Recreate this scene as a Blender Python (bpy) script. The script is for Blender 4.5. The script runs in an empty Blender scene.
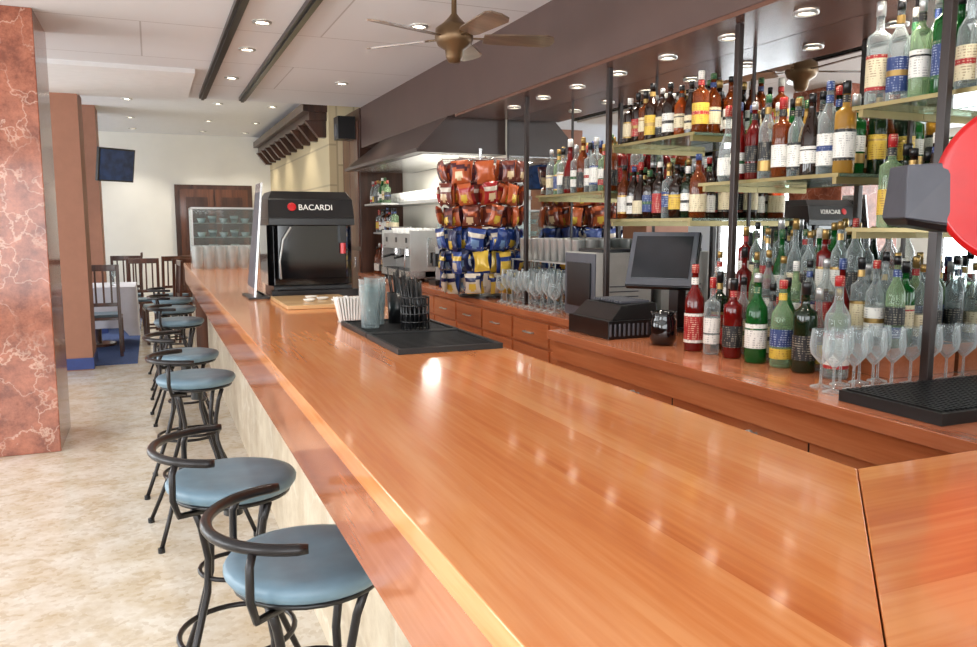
import bpy, bmesh, math, random
from mathutils import Vector, Matrix
random.seed(11)
S = bpy.context.scene
S.view_settings.view_transform = 'Standard'
PI = math.pi

# ------------------------------------------------------------------ materials
def srgb(r, g, b):
    f = lambda c: (c/255/12.92) if c/255 <= .04045 else ((c/255+.055)/1.055)**2.4
    return (f(r), f(g), f(b), 1)

def new_mat(name):
    m = bpy.data.materials.new(name); m.use_nodes = True
    nt = m.node_tree
    for n in list(nt.nodes): nt.nodes.remove(n)
    out = nt.nodes.new('ShaderNodeOutputMaterial')
    return m, nt, out

def pmat(name, rgb, rough=.5, metal=0, emit=0, var=.08, scale=12, coat=0, spec=.5):
    m, nt, out = new_mat(name)
    p = nt.nodes.new('ShaderNodeBsdfPrincipled')
    c = srgb(*rgb)
    tc = nt.nodes.new('ShaderNodeTexCoord')
    nz = nt.nodes.new('ShaderNodeTexNoise'); nz.inputs['Scale'].default_value = scale
    nz.inputs['Detail'].default_value = 3
    nt.links.new(tc.outputs['Object'], nz.inputs['Vector'])
    rp = nt.nodes.new('ShaderNodeValToRGB')
    rp.color_ramp.elements[0].position = .3; rp.color_ramp.elements[1].position = .7
    rp.color_ramp.elements[0].color = [x*(1-var) for x in c[:3]]+[1]
    rp.color_ramp.elements[1].color = [min(1, x*(1+var)) for x in c[:3]]+[1]
    nt.links.new(nz.outputs['Fac'], rp.inputs['Fac'])
    nt.links.new(rp.outputs['Color'], p.inputs['Base Color'])
    p.inputs['Roughness'].default_value = rough
    p.inputs['Metallic'].default_value = metal
    p.inputs['Coat Weight'].default_value = coat
    p.inputs['Coat Roughness'].default_value = .08
    p.inputs['Specular IOR Level'].default_value = spec
    if emit:
        p.inputs['Emission Color'].default_value = c
        p.inputs['Emission Strength'].default_value = emit
    nt.links.new(p.outputs[0], out.inputs[0])
    return m

def label_mat(name, rgb, ink):
    """printed paper label: fine broken lines of ink"""
    m, nt, out = new_mat(name)
    N = nt.nodes.new; L = nt.links.new
    p = N('ShaderNodeBsdfPrincipled'); p.inputs['Roughness'].default_value = .5
    tc = N('ShaderNodeTexCoord')
    mp = N('ShaderNodeMapping'); mp.inputs['Scale'].default_value = (150, 150, 26); L(tc.outputs['Object'], mp.inputs['Vector'])
    n = N('ShaderNodeTexNoise'); n.inputs['Scale'].default_value = 1; n.inputs['Detail'].default_value = 2
    L(mp.outputs[0], n.inputs['Vector'])
    sx = N('ShaderNodeSeparateXYZ'); L(tc.outputs['Object'], sx.inputs[0])
    ml = N('ShaderNodeMath'); ml.operation = 'MULTIPLY'; ml.inputs[1].default_value = 110; L(sx.outputs['Z'], ml.inputs[0])
    fr = N('ShaderNodeMath'); fr.operation = 'FRACT'; L(ml.outputs[0], fr.inputs[0])
    gt = N('ShaderNodeMath'); gt.operation = 'GREATER_THAN'; gt.inputs[1].default_value = .55; L(fr.outputs[0], gt.inputs[0])
    g2 = N('ShaderNodeMath'); g2.operation = 'GREATER_THAN'; g2.inputs[1].default_value = .54; L(n.outputs['Fac'], g2.inputs[0])
    an = N('ShaderNodeMath'); an.operation = 'MULTIPLY'; L(gt.outputs[0], an.inputs[0]); L(g2.outputs[0], an.inputs[1])
    sc_ = N('ShaderNodeMath'); sc_.operation = 'MULTIPLY'; sc_.inputs[1].default_value = .6; L(an.outputs[0], sc_.inputs[0])
    mx = N('ShaderNodeMix'); mx.data_type = 'RGBA'; L(sc_.outputs[0], mx.inputs['Factor'])
    mx.inputs['A'].default_value = srgb(*rgb); mx.inputs['B'].default_value = srgb(*ink)
    L(mx.outputs['Result'], p.inputs['Base Color']); L(p.outputs[0], out.inputs[0])
    return m

def glassy(name, rgb, fac=.5, rough=.06, tint=None, edge=.55, blend=.35):
    m, nt, out = new_mat(name)
    p = nt.nodes.new('ShaderNodeBsdfPrincipled')
    p.inputs['Base Color'].default_value = srgb(*rgb)
    p.inputs['Roughness'].default_value = rough
    p.inputs['Specular IOR Level'].default_value = .8
    t = nt.nodes.new('ShaderNodeBsdfTransparent')
    t.inputs['Color'].default_value = srgb(*(tint or rgb))
    lw = nt.nodes.new('ShaderNodeLayerWeight'); lw.inputs['Blend'].default_value = blend
    mr = nt.nodes.new('ShaderNodeMapRange')
    mr.inputs['To Min'].default_value = fac; mr.inputs['To Max'].default_value = min(1, fac+edge)
    nt.links.new(lw.outputs['Facing'], mr.inputs['Value'])
    mx = nt.nodes.new('ShaderNodeMixShader')
    nt.links.new(mr.outputs[0], mx.inputs[0])
    nt.links.new(t.outputs[0], mx.inputs[1]); nt.links.new(p.outputs[0], mx.inputs[2])
    nt.links.new(mx.outputs[0], out.inputs[0])
    return m

def wood(name, c1, c2, c3, axis='y', rough=.16, plank=.15, coat=.5, pl_amt=.18):
    m, nt, out = new_mat(name)
    N = nt.nodes.new; L = nt.links.new
    p = N('ShaderNodeBsdfPrincipled')
    tc = N('ShaderNodeTexCoord')
    mp = N('ShaderNodeMapping')
    sc = {'y': (7, .7, 7), 'x': (.7, 7, 7), 'z': (7, 7, .7)}[axis]
    mp.inputs['Scale'].default_value = sc
    L(tc.outputs['Object'], mp.inputs['Vector'])
    n1 = N('ShaderNodeTexNoise'); n1.inputs['Scale'].default_value = 1.3; n1.inputs['Detail'].default_value = 6
    n1.inputs['Distortion'].default_value = .6
    mp2 = N('ShaderNodeMapping')
    mp2.inputs['Scale'].default_value = [v*9 if v > 1 else v*4 for v in sc]
    L(tc.outputs['Object'], mp2.inputs['Vector'])
    n2 = N('ShaderNodeTexNoise'); n2.inputs['Scale'].default_value = 1.5; n2.inputs['Detail'].default_value = 4
    sx = N('ShaderNodeSeparateXYZ'); L(tc.outputs['Object'], sx.inputs[0])
    ch = {'y': 'X', 'x': 'Y', 'z': 'Y'}[axis]
    dv = N('ShaderNodeMath'); dv.operation = 'DIVIDE'; dv.inputs[1].default_value = plank
    L(sx.outputs[ch], dv.inputs[0])
    fl = N('ShaderNodeMath'); fl.operation = 'FLOOR'; L(dv.outputs[0], fl.inputs[0])
    wn = N('ShaderNodeTexWhiteNoise'); wn.noise_dimensions = '1D'; L(fl.outputs[0], wn.inputs['W'])
    cmb = N('ShaderNodeCombineXYZ')
    mm = N('ShaderNodeMath'); mm.operation = 'MULTIPLY'; mm.inputs[1].default_value = 20
    L(wn.outputs['Value'], mm.inputs[0])
    for i in range(3): L(mm.outputs[0], cmb.inputs[i])
    va = N('ShaderNodeVectorMath'); va.operation = 'ADD'
    L(mp.outputs[0], va.inputs[0]); L(cmb.outputs[0], va.inputs[1])
    L(va.outputs[0], n1.inputs['Vector']); L(mp2.outputs[0], n2.inputs['Vector'])
    ad = N('ShaderNodeMath'); ad.operation = 'MULTIPLY_ADD'; ad.inputs[1].default_value = .45
    L(n2.outputs['Fac'], ad.inputs[0]); L(n1.outputs['Fac'], ad.inputs[2])
    ad2 = N('ShaderNodeMath'); ad2.operation = 'MULTIPLY_ADD'; ad2.inputs[1].default_value = pl_amt
    L(wn.outputs['Value'], ad2.inputs[0]); L(ad.outputs[0], ad2.inputs[2])
    rp = N('ShaderNodeValToRGB'); e = rp.color_ramp.elements
    e[0].position = .5; e[0].color = srgb(*c1)
    e[1].position = 1.0; e[1].color = srgb(*c3)
    k = e.new(.75); k.color = srgb(*c2)
    L(ad2.outputs[0], rp.inputs['Fac']); L(rp.outputs['Color'], p.inputs['Base Color'])
    p.inputs['Roughness'].default_value = rough
    p.inputs['Coat Weight'].default_value = coat; p.inputs['Coat Roughness'].default_value = .07
    bp = N('ShaderNodeBump'); bp.inputs['Strength'].default_value = .05; bp.inputs['Distance'].default_value = .01
    L(n1.outputs['Fac'], bp.inputs['Height']); L(bp.outputs[0], p.inputs['Normal'])
    L(bp.outputs[0], p.inputs['Coat Normal'])
    L(p.outputs[0], out.inputs[0])
    return m

def stone(name, base, dark, vein, scale=2.0, rough=.2, veinw=.03, vstr=.75):
    m, nt, out = new_mat(name)
    N = nt.nodes.new; L = nt.links.new
    p = N('ShaderNodeBsdfPrincipled'); tc = N('ShaderNodeTexCoord')
    n1 = N('ShaderNodeTexNoise'); n1.inputs['Scale'].default_value = scale*1.6; n1.inputs['Detail'].default_value = 12
    n1.inputs['Roughness'].default_value = .78
    L(tc.outputs['Object'], n1.inputs['Vector'])
    rp = N('ShaderNodeValToRGB'); rp.color_ramp.elements[0].position = .40; rp.color_ramp.elements[1].position = .6
    rp.color_ramp.elements[0].color = srgb(*dark); rp.color_ramp.elements[1].color = srgb(*base)
    L(n1.outputs['Fac'], rp.inputs['Fac'])
    nd = N('ShaderNodeTexNoise'); nd.inputs['Scale'].default_value = scale*2; nd.inputs['Detail'].default_value = 6
    L(tc.outputs['Object'], nd.inputs['Vector'])
    sc_ = N('ShaderNodeVectorMath'); sc_.operation = 'SCALE'; sc_.inputs['Scale'].default_value = .35; L(nd.outputs['Color'], sc_.inputs[0])
    ad = N('ShaderNodeVectorMath'); ad.operation = 'ADD'; L(tc.outputs['Object'], ad.inputs[0]); L(sc_.outputs[0], ad.inputs[1])
    v = N('ShaderNodeTexVoronoi'); v.feature = 'DISTANCE_TO_EDGE'; v.inputs['Scale'].default_value = scale
    L(ad.outputs[0], v.inputs['Vector'])
    mr = N('ShaderNodeMapRange'); mr.inputs['From Max'].default_value = veinw
    mr.inputs['To Min'].default_value = vstr; mr.inputs['To Max'].default_value = 0
    L(v.outputs['Distance'], mr.inputs['Value'])
    n3 = N('ShaderNodeTexNoise'); n3.inputs['Scale'].default_value = scale*.8; L(tc.outputs['Object'], n3.inputs['Vector'])
    mk = N('ShaderNodeMapRange'); mk.inputs['From Min'].default_value = .36; mk.inputs['From Max'].default_value = .58; L(n3.outputs['Fac'], mk.inputs['Value'])
    mu = N('ShaderNodeMath'); mu.operation = 'MULTIPLY'; L(mr.outputs[0], mu.inputs[0]); L(mk.outputs[0], mu.inputs[1])
    mx = N('ShaderNodeMix'); mx.data_type = 'RGBA'
    L(mu.outputs[0], mx.inputs['Factor']); L(rp.outputs['Color'], mx.inputs['A'])
    mx.inputs['B'].default_value = srgb(*vein)
    L(mx.outputs['Result'], p.inputs['Base Color'])
    p.inputs['Roughness'].default_value = rough
    L(p.outputs[0], out.inputs[0])
    return m

def terrazzo(name):
    m, nt, out = new_mat(name)
    N = nt.nodes.new; L = nt.links.new
    p = N('ShaderNodeBsdfPrincipled'); tc = N('ShaderNodeTexCoord')
    nd = N('ShaderNodeTexNoise'); nd.inputs['Scale'].default_value = 40; L(tc.outputs['Object'], nd.inputs['Vector'])
    ml = N('ShaderNodeVectorMath'); ml.operation = 'SCALE'; ml.inputs['Scale'].default_value = .03; L(nd.outputs['Color'], ml.inputs[0])
    ad = N('ShaderNodeVectorMath'); ad.operation = 'ADD'; L(tc.outputs['Object'], ad.inputs[0]); L(ml.outputs[0], ad.inputs[1])
    v = N('ShaderNodeTexVoronoi'); v.inputs['Scale'].default_value = 40
    L(ad.outputs[0], v.inputs['Vector'])
    sp = N('ShaderNodeSeparateColor'); L(v.outputs['Color'], sp.inputs[0])
    rp = N('ShaderNodeValToRGB'); rp.color_ramp.elements[0].color = srgb(206, 196, 180)
    rp.color_ramp.elements[1].color = srgb(217, 210, 198); rp.color_ramp.elements[0].position = .0
    rp.color_ramp.elements[1].position = .35
    k = rp.color_ramp.elements.new(1.0); k.color = srgb(223, 218, 208)
    L(sp.outputs[0], rp.inputs['Fac'])
    n = N('ShaderNodeTexNoise'); n.inputs['Scale'].default_value = 5; n.inputs['Detail'].default_value = 8; n.inputs['Roughness'].default_value = .6
    L(tc.outputs['Object'], n.inputs['Vector'])
    rp2 = N('ShaderNodeValToRGB'); rp2.color_ramp.elements[0].color = srgb(232, 220, 200)
    rp2.color_ramp.elements[1].color = (1, 1, 1, 1); rp2.color_ramp.elements[0].position = .38; rp2.color_ramp.elements[1].position = .6
    L(n.outputs['Fac'], rp2.inputs['Fac'])
    mx = N('ShaderNodeMix'); mx.data_type = 'RGBA'; mx.blend_type = 'MULTIPLY'; mx.inputs['Factor'].default_value = .8
    L(rp.outputs[0], mx.inputs['A']); L(rp2.outputs[0], mx.inputs['B'])
    L(mx.outputs['Result'], p.inputs['Base Color']); p.inputs['Roughness'].default_value = .18
    L(p.outputs[0], out.inputs[0]); return m

def blocks(name, c1, c2, cm, scale=1.0, bw=.6, bh=.3, mort=.006, rough=.6, rot=None):
    m, nt, out = new_mat(name)
    N = nt.nodes.new; L = nt.links.new
    p = N('ShaderNodeBsdfPrincipled'); tc = N('ShaderNodeTexCoord'); mp = N('ShaderNodeMapping')
    if rot: mp.inputs['Rotation'].default_value = rot
    L(tc.outputs['Object'], mp.inputs['Vector'])
    b = N('ShaderNodeTexBrick'); b.inputs['Scale'].default_value = scale
    b.inputs['Brick Width'].default_value = bw; b.inputs['Row Height'].default_value = bh
    b.inputs['Mortar Size'].default_value = mort
    b.inputs['Color1'].default_value = srgb(*c1); b.inputs['Color2'].default_value = srgb(*c2)
    b.inputs['Mortar'].default_value = srgb(*cm)
    L(mp.outputs[0], b.inputs['Vector']); L(b.outputs['Color'], p.inputs['Base Color'])
    p.inputs['Roughness'].default_value = rough
    L(p.outputs[0], out.inputs[0]); return m

M = {}
M['bar_wood'] = wood('bar_wood', (194, 104, 50), (214, 128, 68), (227, 152, 94), 'y', rough=.19, coat=.4)
M['bar_wood_x'] = wood('bar_wood_x', (188, 98, 48), (208, 122, 66), (222, 146, 90), 'x', rough=.19, coat=.4)
M['fascia'] = wood('fascia_wood', (136, 70, 40), (166, 94, 56), (184, 114, 76), 'y', rough=.18, plank=1.0, coat=.35)
M['back_wood'] = wood('back_wood', (150, 80, 50), (176, 102, 66), (192, 120, 84), 'y', rough=.2, plank=.2, coat=.35)
M['front_wood'] = wood('front_wood', (168, 90, 52), (190, 112, 68), (204, 132, 88), 'y', rough=.3, plank=2.0, coat=.2)
M['dark_wood'] = wood('dark_wood', (44, 27, 20), (64, 40, 30), (84, 54, 42), 'z', rough=.35, plank=.3, coat=.1)
M['chair_wood'] = wood('chair_wood', (58, 32, 24), (80, 46, 34), (104, 62, 46), 'z', rough=.3, plank=.3)
M['door_wood'] = wood('door_wood', (62, 34, 22), (90, 52, 34), (110, 66, 44), 'z', rough=.35, plank=.4)
M['tray_wood'] = wood('tray_wood', (176, 134, 84), (196, 156, 104), (212, 174, 124), 'x', rough=.5, plank=.05)
M['red_marble'] = stone('red_marble', (176, 108, 84), (122, 68, 52), (216, 180, 160), 3.6, .12, .03, .7)
M['travertine'] = stone('travertine', (214, 202, 180), (190, 174, 150), (228, 220, 204), 2.6, .35, .05)
M['terrazzo'] = terrazzo('terrazzo_floor')
M['carpet'] = pmat('blue_carpet', (62, 84, 132), .9, var=.2, scale=60)
M['ceil'] = blocks('ceiling_panels', (226, 227, 231), (222, 223, 227), (188, 186, 188), 1, 2.4, 1.2, .006, .8)
M['ceil2'] = pmat('ceiling_paint', (234, 235, 236), .8, var=.02)
M['wall'] = pmat('wall_paint', (236, 234, 226), .7, var=.03, scale=2)
M['wallr'] = pmat('cream_wall_paint', (230, 225, 210), .6, var=.04, scale=3)
M['brown'] = pmat('brown_column_paint', (156, 108, 86), .55, var=.05)
M['brown2'] = pmat('soffit_brown', (86, 67, 62), .4, var=.06, scale=4)
M['hood'] = pmat('hood_brown_metal', (70, 56, 52), .3, var=.06, scale=4)
M['soffu'] = pmat('soffit_underside', (104, 72, 60), .25, var=.08)
M['stoneblk'] = blocks('stone_cladding', (220, 206, 172), (204, 188, 150), (180, 164, 132), 1, .5, .22, .012, .6, (PI/2, 0, PI/2))
M['black'] = pmat('black_plastic', (16, 16, 18), .3, var=.1)
M['gloss_black'] = pmat('gloss_black', (10, 10, 13), .08, var=.05, coat=.5)
M['rubber'] = pmat('black_rubber', (18, 18, 19), .5, var=.15, scale=80)
M['frame'] = pmat('dark_frame', (40, 28, 25), .35)
M['tube'] = pmat('black_tube_steel', (32, 29, 30), .3, metal=.4)
M['vinyl'] = pmat('blue_vinyl', (100, 126, 142), .4, var=.12, scale=14)
M['steel'] = pmat('steel', (206, 206, 206), .25, metal=.9, var=.05)
M['satin'] = pmat('satin_steel', (186, 186, 184), .3, metal=.5, var=.05)
M['grey'] = pmat('grey_plastic', (78, 80, 88), .4)
M['lgrey'] = pmat('light_grey_plastic', (176, 174, 168), .4)
M['screen'] = pmat('dark_screen', (40, 42, 46), .12, var=.3, scale=4)
M['tvscreen'] = pmat('tv_screen', (26, 44, 76), .12, emit=.3, var=.7, scale=8)
M['white'] = pmat('white_ceramic', (236, 235, 230), .3)
M['cloth'] = pmat('tablecloth', (226, 228, 238), .8, var=.04)
M['red'] = pmat('red_enamel', (186, 10, 18), .3, coat=.3)
M['brass'] = pmat('aged_brass', (112, 88, 62), .35, metal=.6)
M['blade'] = wood('fan_blade_wood', (92, 74, 60), (116, 94, 76), (136, 114, 94), 'x', rough=.35, plank=3)
M['blue'] = pmat('blue_baseboard', (54, 72, 130), .4)
M['mirror'] = pmat('mirror', (232, 236, 236), .01, metal=1, var=.01)
M['lamp'] = pmat('lamp_glow', (255, 240, 214), .5, emit=22, var=.01)
M['shelf_glass'] = glassy('shelf_glass', (140, 160, 140), .25, tint=(222, 238, 226))
M['shelf_edge'] = pmat('shelf_edge', (150, 136, 92), .25, metal=.4)
M['clear'] = glassy('clear_glass', (196, 204, 206), .13, .03, tint=(246, 250, 250), edge=.75, blend=.5)
M['clear2'] = glassy('thin_clear_glass', (186, 196, 198), .05, .03, tint=(240, 246, 246), edge=.75, blend=.45)
M['beerglass'] = glassy('thick_clear_glass', (214, 220, 220), .3, .05, tint=(226, 234, 234), edge=.7, blend=.5)
M['case_glass'] = glassy('case_glass', (190, 205, 205), .10, .03, tint=(240, 248, 248))
G = [glassy('green_glass', (20, 96, 40), .5, tint=(70, 170, 80)), glassy('dark_green_glass', (18, 38, 20), .72, tint=(60, 90, 50)),
     glassy('clear_spirit', (176, 184, 184), .15, .04, tint=(238, 242, 242), edge=.7, blend=.45), glassy('amber_spirit', (120, 56, 18), .5, tint=(206, 118, 48)),
     glassy('red_liqueur', (110, 14, 14), .7, tint=(170, 30, 24)), glassy('cola_brown', (34, 18, 12), .85, tint=(80, 44, 24)),
     glassy('yellow_liqueur', (190, 146, 66), .45, tint=(236, 200, 120)), glassy('pale_green_spirit', (150, 176, 140), .3, tint=(222, 236, 212)),
     glassy('orange_spirit', (156, 72, 24), .5, tint=(222, 130, 56)), glassy('ice_blue_spirit', (150, 172, 184), .25, tint=(226, 236, 242))]
GI = {k: i for i, k in enumerate(['green', 'dkgreen', 'clear', 'amber', 'red', 'brown', 'yellow', 'pale', 'orange', 'blue'])}
LBL = [label_mat('label_white', (226, 224, 216), (96, 90, 96)), label_mat('label_cream', (214, 202, 168), (110, 70, 50)),
       label_mat('label_red', (160, 24, 26), (222, 200, 170)), label_mat('label_black', (22, 22, 24), (170, 160, 140)),
       label_mat('label_yellow', (206, 172, 60), (120, 50, 30)), label_mat('label_blue', (34, 56, 110), (190, 200, 220)),
       label_mat('label_green', (32, 84, 48), (210, 200, 150)), pmat('label_gold', (160, 130, 76), .3, metal=.6),
       pmat('cap_silver', (190, 190, 190), .3, metal=.6), pmat('cap_black', (18, 18, 20), .3)]
BM = G + LBL   # 0-9 glass, 10-17 label, 18 silver cap, 19 black cap

# ------------------------------------------------------------------ mesh builder
class MB:
    def __init__(s, mats):
        s.v = []; s.f = []; s.mi = []; s.sm = []; s.mats = mats; s.X = Matrix.Identity(4)
    def idx(s, m):
        if isinstance(m, int): return m
        if isinstance(m, str): m = M[m]
        if m not in s.mats: s.mats.append(m)
        return s.mats.index(m)
    def add(s, vs, fs, m, smooth=False):
        o = len(s.v); m = s.idx(m)
        s.v += [tuple(s.X @ Vector(v)) for v in vs]
        for f in fs:
            s.f.append([o+i for i in f]); s.mi.append(m); s.sm.append(smooth)
    def box(s, x0, x1, y0, y1, z0, z1, m):
        vs = [(x, y, z) for z in (z0, z1) for x, y in ((x0, y0), (x1, y0), (x1, y1), (x0, y1))]
        s.add(vs, [(3, 2, 1, 0), (4, 5, 6, 7), (0, 1, 5, 4), (1, 2, 6, 5), (2, 3, 7, 6), (3, 0, 4, 7)], m)
    def hexa(s, vs, m):
        s.add(vs, [(3, 2, 1, 0), (4, 5, 6, 7), (0, 1, 5, 4), (1, 2, 6, 5), (2, 3, 7, 6), (3, 0, 4, 7)], m)
    def prism(s, pts, z0, z1, m):
        n = len(pts)
        vs = [(x, y, z0) for x, y in pts]+[(x, y, z1) for x, y in pts]
        fs = [list(range(n))[::-1], list(range(n, 2*n))]+[(i, (i+1) % n, n+(i+1) % n, n+i) for i in range(n)]
        s.add(vs, fs, m)
    def lathe(s, prof, c=(0, 0, 0), m=0, seg=16, ms=None, smooth=True):
        rings = []; vs = []
        for r, z in prof:
            if r < 1e-5:
                rings.append([len(vs)]); vs.append((c[0], c[1], c[2]+z))
            else:
                rings.append(list(range(len(vs), len(vs)+seg)))
                vs += [(c[0]+r*math.cos(2*PI*k/seg), c[1]+r*math.sin(2*PI*k/seg), c[2]+z) for k in range(seg)]
        o = len(s.v); s.v += [tuple(s.X @ Vector(v)) for v in vs]
        for i in range(len(prof)-1):
            a, b = rings[i], rings[i+1]; mm = s.idx(ms[i] if ms else m)
            for k in range(seg):
                k2 = (k+1) % seg
                if len(a) == 1 and len(b) == 1: continue
                if len(a) == 1: f = (a[0], b[k2], b[k])
                elif len(b) == 1: f = (a[k], a[k2], b[0])
                else: f = (a[k], a[k2], b[k2], b[k])
                s.f.append([o+q for q in f]); s.mi.append(mm); s.sm.append(smooth)
    def tube(s, pts, r, m, seg=8, closed=False):
        P = [Vector(p) for p in pts]; n = len(P)
        vs = []; up = None
        for i in range(n):
            if closed: t = (P[(i+1) % n]-P[i-1])
            else: t = (P[min(i+1, n-1)]-P[max(i-1, 0)])
            t.normalize()
            if up is None:
                up = Vector((0, 0, 1)) if abs(t.z) < .9 else Vector((1, 0, 0))
            up = (up - t*up.dot(t)).normalized(); sd = t.cross(up)
            rr = r[i] if isinstance(r, (list, tuple)) else r
            vs += [P[i]+(up*math.cos(2*PI*k/seg)+sd*math.sin(2*PI*k/seg))*rr for k in range(seg)]
        fs = []
        for i in range(n if closed else n-1):
            j = (i+1) % n
            for k in range(seg):
                k2 = (k+1) % seg
                fs.append((i*seg+k, i*seg+k2, j*seg+k2, j*seg+k))
        if not closed:
            fs.append(list(range(seg))[::-1]); fs.append([(n-1)*seg+k for k in range(seg)])
        s.add(vs, fs, m, True)
    def cyl(s, c, r, h, m, seg=16, r2=None):
        r2 = r if r2 is None else r2
        s.lathe([(0, 0), (r, 0)], c, m, seg, smooth=False)
        s.lathe([(r, 0), (r2, h)], c, m, seg)
        s.lathe([(r2, h), (0, h)], c, m, seg, smooth=False)
    def obj(s, name, loc=(0, 0, 0), rz=0, bevel=0, recalc=True):
        me = bpy.data.meshes.new(name)
        me.from_pydata(s.v, [], s.f)
        for m in s.mats: me.materials.append(m)
        me.polygons.foreach_set('material_index', s.mi)
        me.polygons.foreach_set('use_smooth', s.sm)
        me.update()
        if recalc:
            bm = bmesh.new(); bm.from_mesh(me)
            bmesh.ops.recalc_face_normals(bm, faces=bm.faces[:]); bm.to_mesh(me); bm.free()
        o = bpy.data.objects.new(name, me); S.collection.objects.link(o)
        o.location = loc; o.rotation_euler = (0, 0, rz)
        if bevel:
            b = o.modifiers.new('bevel', 'BEVEL'); b.width = bevel; b.segments = 2
            b.limit_method = 'ANGLE'; b.angle_limit = math.radians(50)
        return o

def arc(cx, cy, z, r, a0, a1, n, rx=None):
    return [(cx+(rx or r)*math.cos(math.radians(a0+(a1-a0)*i/n)), cy+r*math.sin(math.radians(a0+(a1-a0)*i/n)), z) for i in range(n+1)]

# ------------------------------------------------------------------ camera
th, ph = math.radians(22.75), math.radians(7.0)
F = Vector((math.sin(th)*math.cos(ph), math.cos(th)*math.cos(ph), -math.sin(ph)))
R = Vector((math.cos(th), -math.sin(th), 0)); U = R.cross(F)
cam = bpy.data.cameras.new('camera'); co = bpy.data.objects.new('camera', cam); S.collection.objects.link(co)
mat = Matrix((R, U, -F)).transposed().to_4x4(); mat.translation = (0, 0, 1.5)
co.matrix_world = mat; cam.sensor_width = 36; cam.lens = 800/977*36; cam.clip_start = .02
S.camera = co

# ------------------------------------------------------------------ room shell
def simple(name, m, *boxes, bevel=0):
    b = MB([M[m]])
    for x in boxes: b.box(*x, 0)
    return b.obj(name, bevel=bevel)
XL, YB, YF = -4.6, -2.6, 15.5
simple('floor', 'terrazzo', (XL-.2, 3.0, YB-.2, YF+.2, -.1, 0))
simple('floor_carpet', 'carpet', (XL, -.2, 9.45, YF, 0, .012))
simple('ceiling', 'ceil', (XL-.2, 3.0, YB-.2, 9.3, 2.85, 3.25))
simple('ceiling', 'ceil2', (XL-.2, 3.0, 9.3, YF+.2, 3.1, 3.25))
simple('trim_1', 'ceil2', (XL, .42, 7.6, 9.29, 2.81, 2.85))
simple('wall_right', 'wallr', (2.8, 3.0, YB-.2, YF+.2, 0, 3.25))
simple('wall_front', 'wall', (XL-.2, 2.8, YF, YF+.2, 0, 3.1))
wins = [(-1.8, .8), (1.8, 4.4), (5.4, 8.0), (10.2, 12.8)]
bx = []; y = YB-.2
for a, b in wins:
    bx.append((XL-.2, XL, y, a, 0, 3.1 if a > 9 else 2.85)); y = b
    bx.append((XL-.2, XL, a, b, 0, .4)); bx.append((XL-.2, XL, a, b, 2.55, 2.85))
bx.append((XL-.2, XL, y, YF+.2, 0, 3.1)); bx.append((XL-.2, XL, 9.3, YF, 2.84, 3.1))
simple('wall_left', 'wall', *bx)
for i, (a, b) in enumerate(wins):
    w = MB([M['frame']])
    for yy in (a, (a+b)/2-.03, b-.06): w.box(XL-.12, XL-.06, yy, yy+.06, .4, 2.55, 0)
    w.box(XL-.12, XL-.06, a, b, .4, .46, 0); w.box(XL-.12, XL-.06, a, b, 2.49, 2.55, 0)
    w.obj('window_%d' % (i+1))
simple('wall_back', 'wall', (XL, -3, YB-.2, YB, 0, 2.85), (1.8, 2.8, YB-.2, YB, 0, 2.85), (-3, 1.8, YB-.2, YB, 2.5, 2.85), (-3, 1.8, YB-.2, YB, 0, .3))
w = MB([M['frame']])
for xx in (-3, -1.4, .2, 1.74): w.box(xx, xx+.06, YB-.12, YB-.06, .3, 2.5, 0)
w.box(-3, 1.8, YB-.12, YB-.06, .3, .36, 0); w.box(-3, 1.8, YB-.12, YB-.06, 2.44, 2.5, 0)
w.obj('window_5')  # added unseen window, an opening for the fill light behind the camera

# columns
c = MB([M['red_marble']]); c.box(-1.4, -.62, 5.9, 6.6, 0, 2.85, 0); c.obj('marble_column', bevel=.006)
for y0, zt in ((9.2, 2.85), (12.2, 3.1)):
    c = MB([M['brown'], M['blue']])
    c.box(-1.3, -.62, y0, y0+.6, 0.012 if y0 > 9.4 else 0, zt-.0, 0)
    c.box(-1.31, -.61, y0-.01, y0+.61, .012, .13, 1)
    c.obj('painted_column')

# ceiling rails + downlights
for x0 in (.53, .93):
    t = MB([M['black']])
    t.box(x0, x0+.07, 1.0, 9.1, 2.815, 2.8495, 0)
    t.box(x0+.02, x0+.05, 1.0, 9.1, 2.80, 2.815, 0)
    t.obj('ceiling_track')
def downlight(x, y, z, e=22, r=.045, size=100):
    b = MB([M['satin'], M['lamp']])
    b.lathe([(r*1.45, -.001), (r*1.4, -.012), (r*1.05, -.014), (r, -.004)], (x, y, z), 0, 16)
    b.lathe([(r, -.004), (0, -.004)], (x, y, z), 1, 16)
    b.obj('recessed_downlight')
    if e:
        l = bpy.data.lights.new('downlight_lamp', 'SPOT'); l.energy = e; l.spot_size = math.radians(size)
        l.spot_blend = .6; l.shadow_soft_size = .06; l.color = (1, .92, .8)
        o = bpy.data.objects.new('downlight_lamp', l); S.collection.objects.link(o); o.location = (x, y, z-.03)
for yy in (2.6, 4.0, 5.7, 6.6, 7.9): downlight(.75, yy, 2.85, 28)
for yy in (3.0, 5.4, 7.8): downlight(1.75, yy, 2.85, 28)
for yy in (2, 5, 8): downlight(-2.6, yy, 2.85, 24)
for xx in (-.2, .9, 1.6):
    for yy in (11.4, 13.3, 14.8): downlight(xx, yy, 3.1, 55)
# soffit
s = MB([M['brown2'], M['soffu']])
s.box(2.3, 2.799, YB, 9.3, 2.39, 2.8495, 0); s.box(2.305, 2.799, YB, 6.2, 2.37, 2.39, 1)
s.obj('trim_soffit')
for k in range(10): downlight(2.52, 1.2+k*.48, 2.37, 15, .035, 120)
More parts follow.
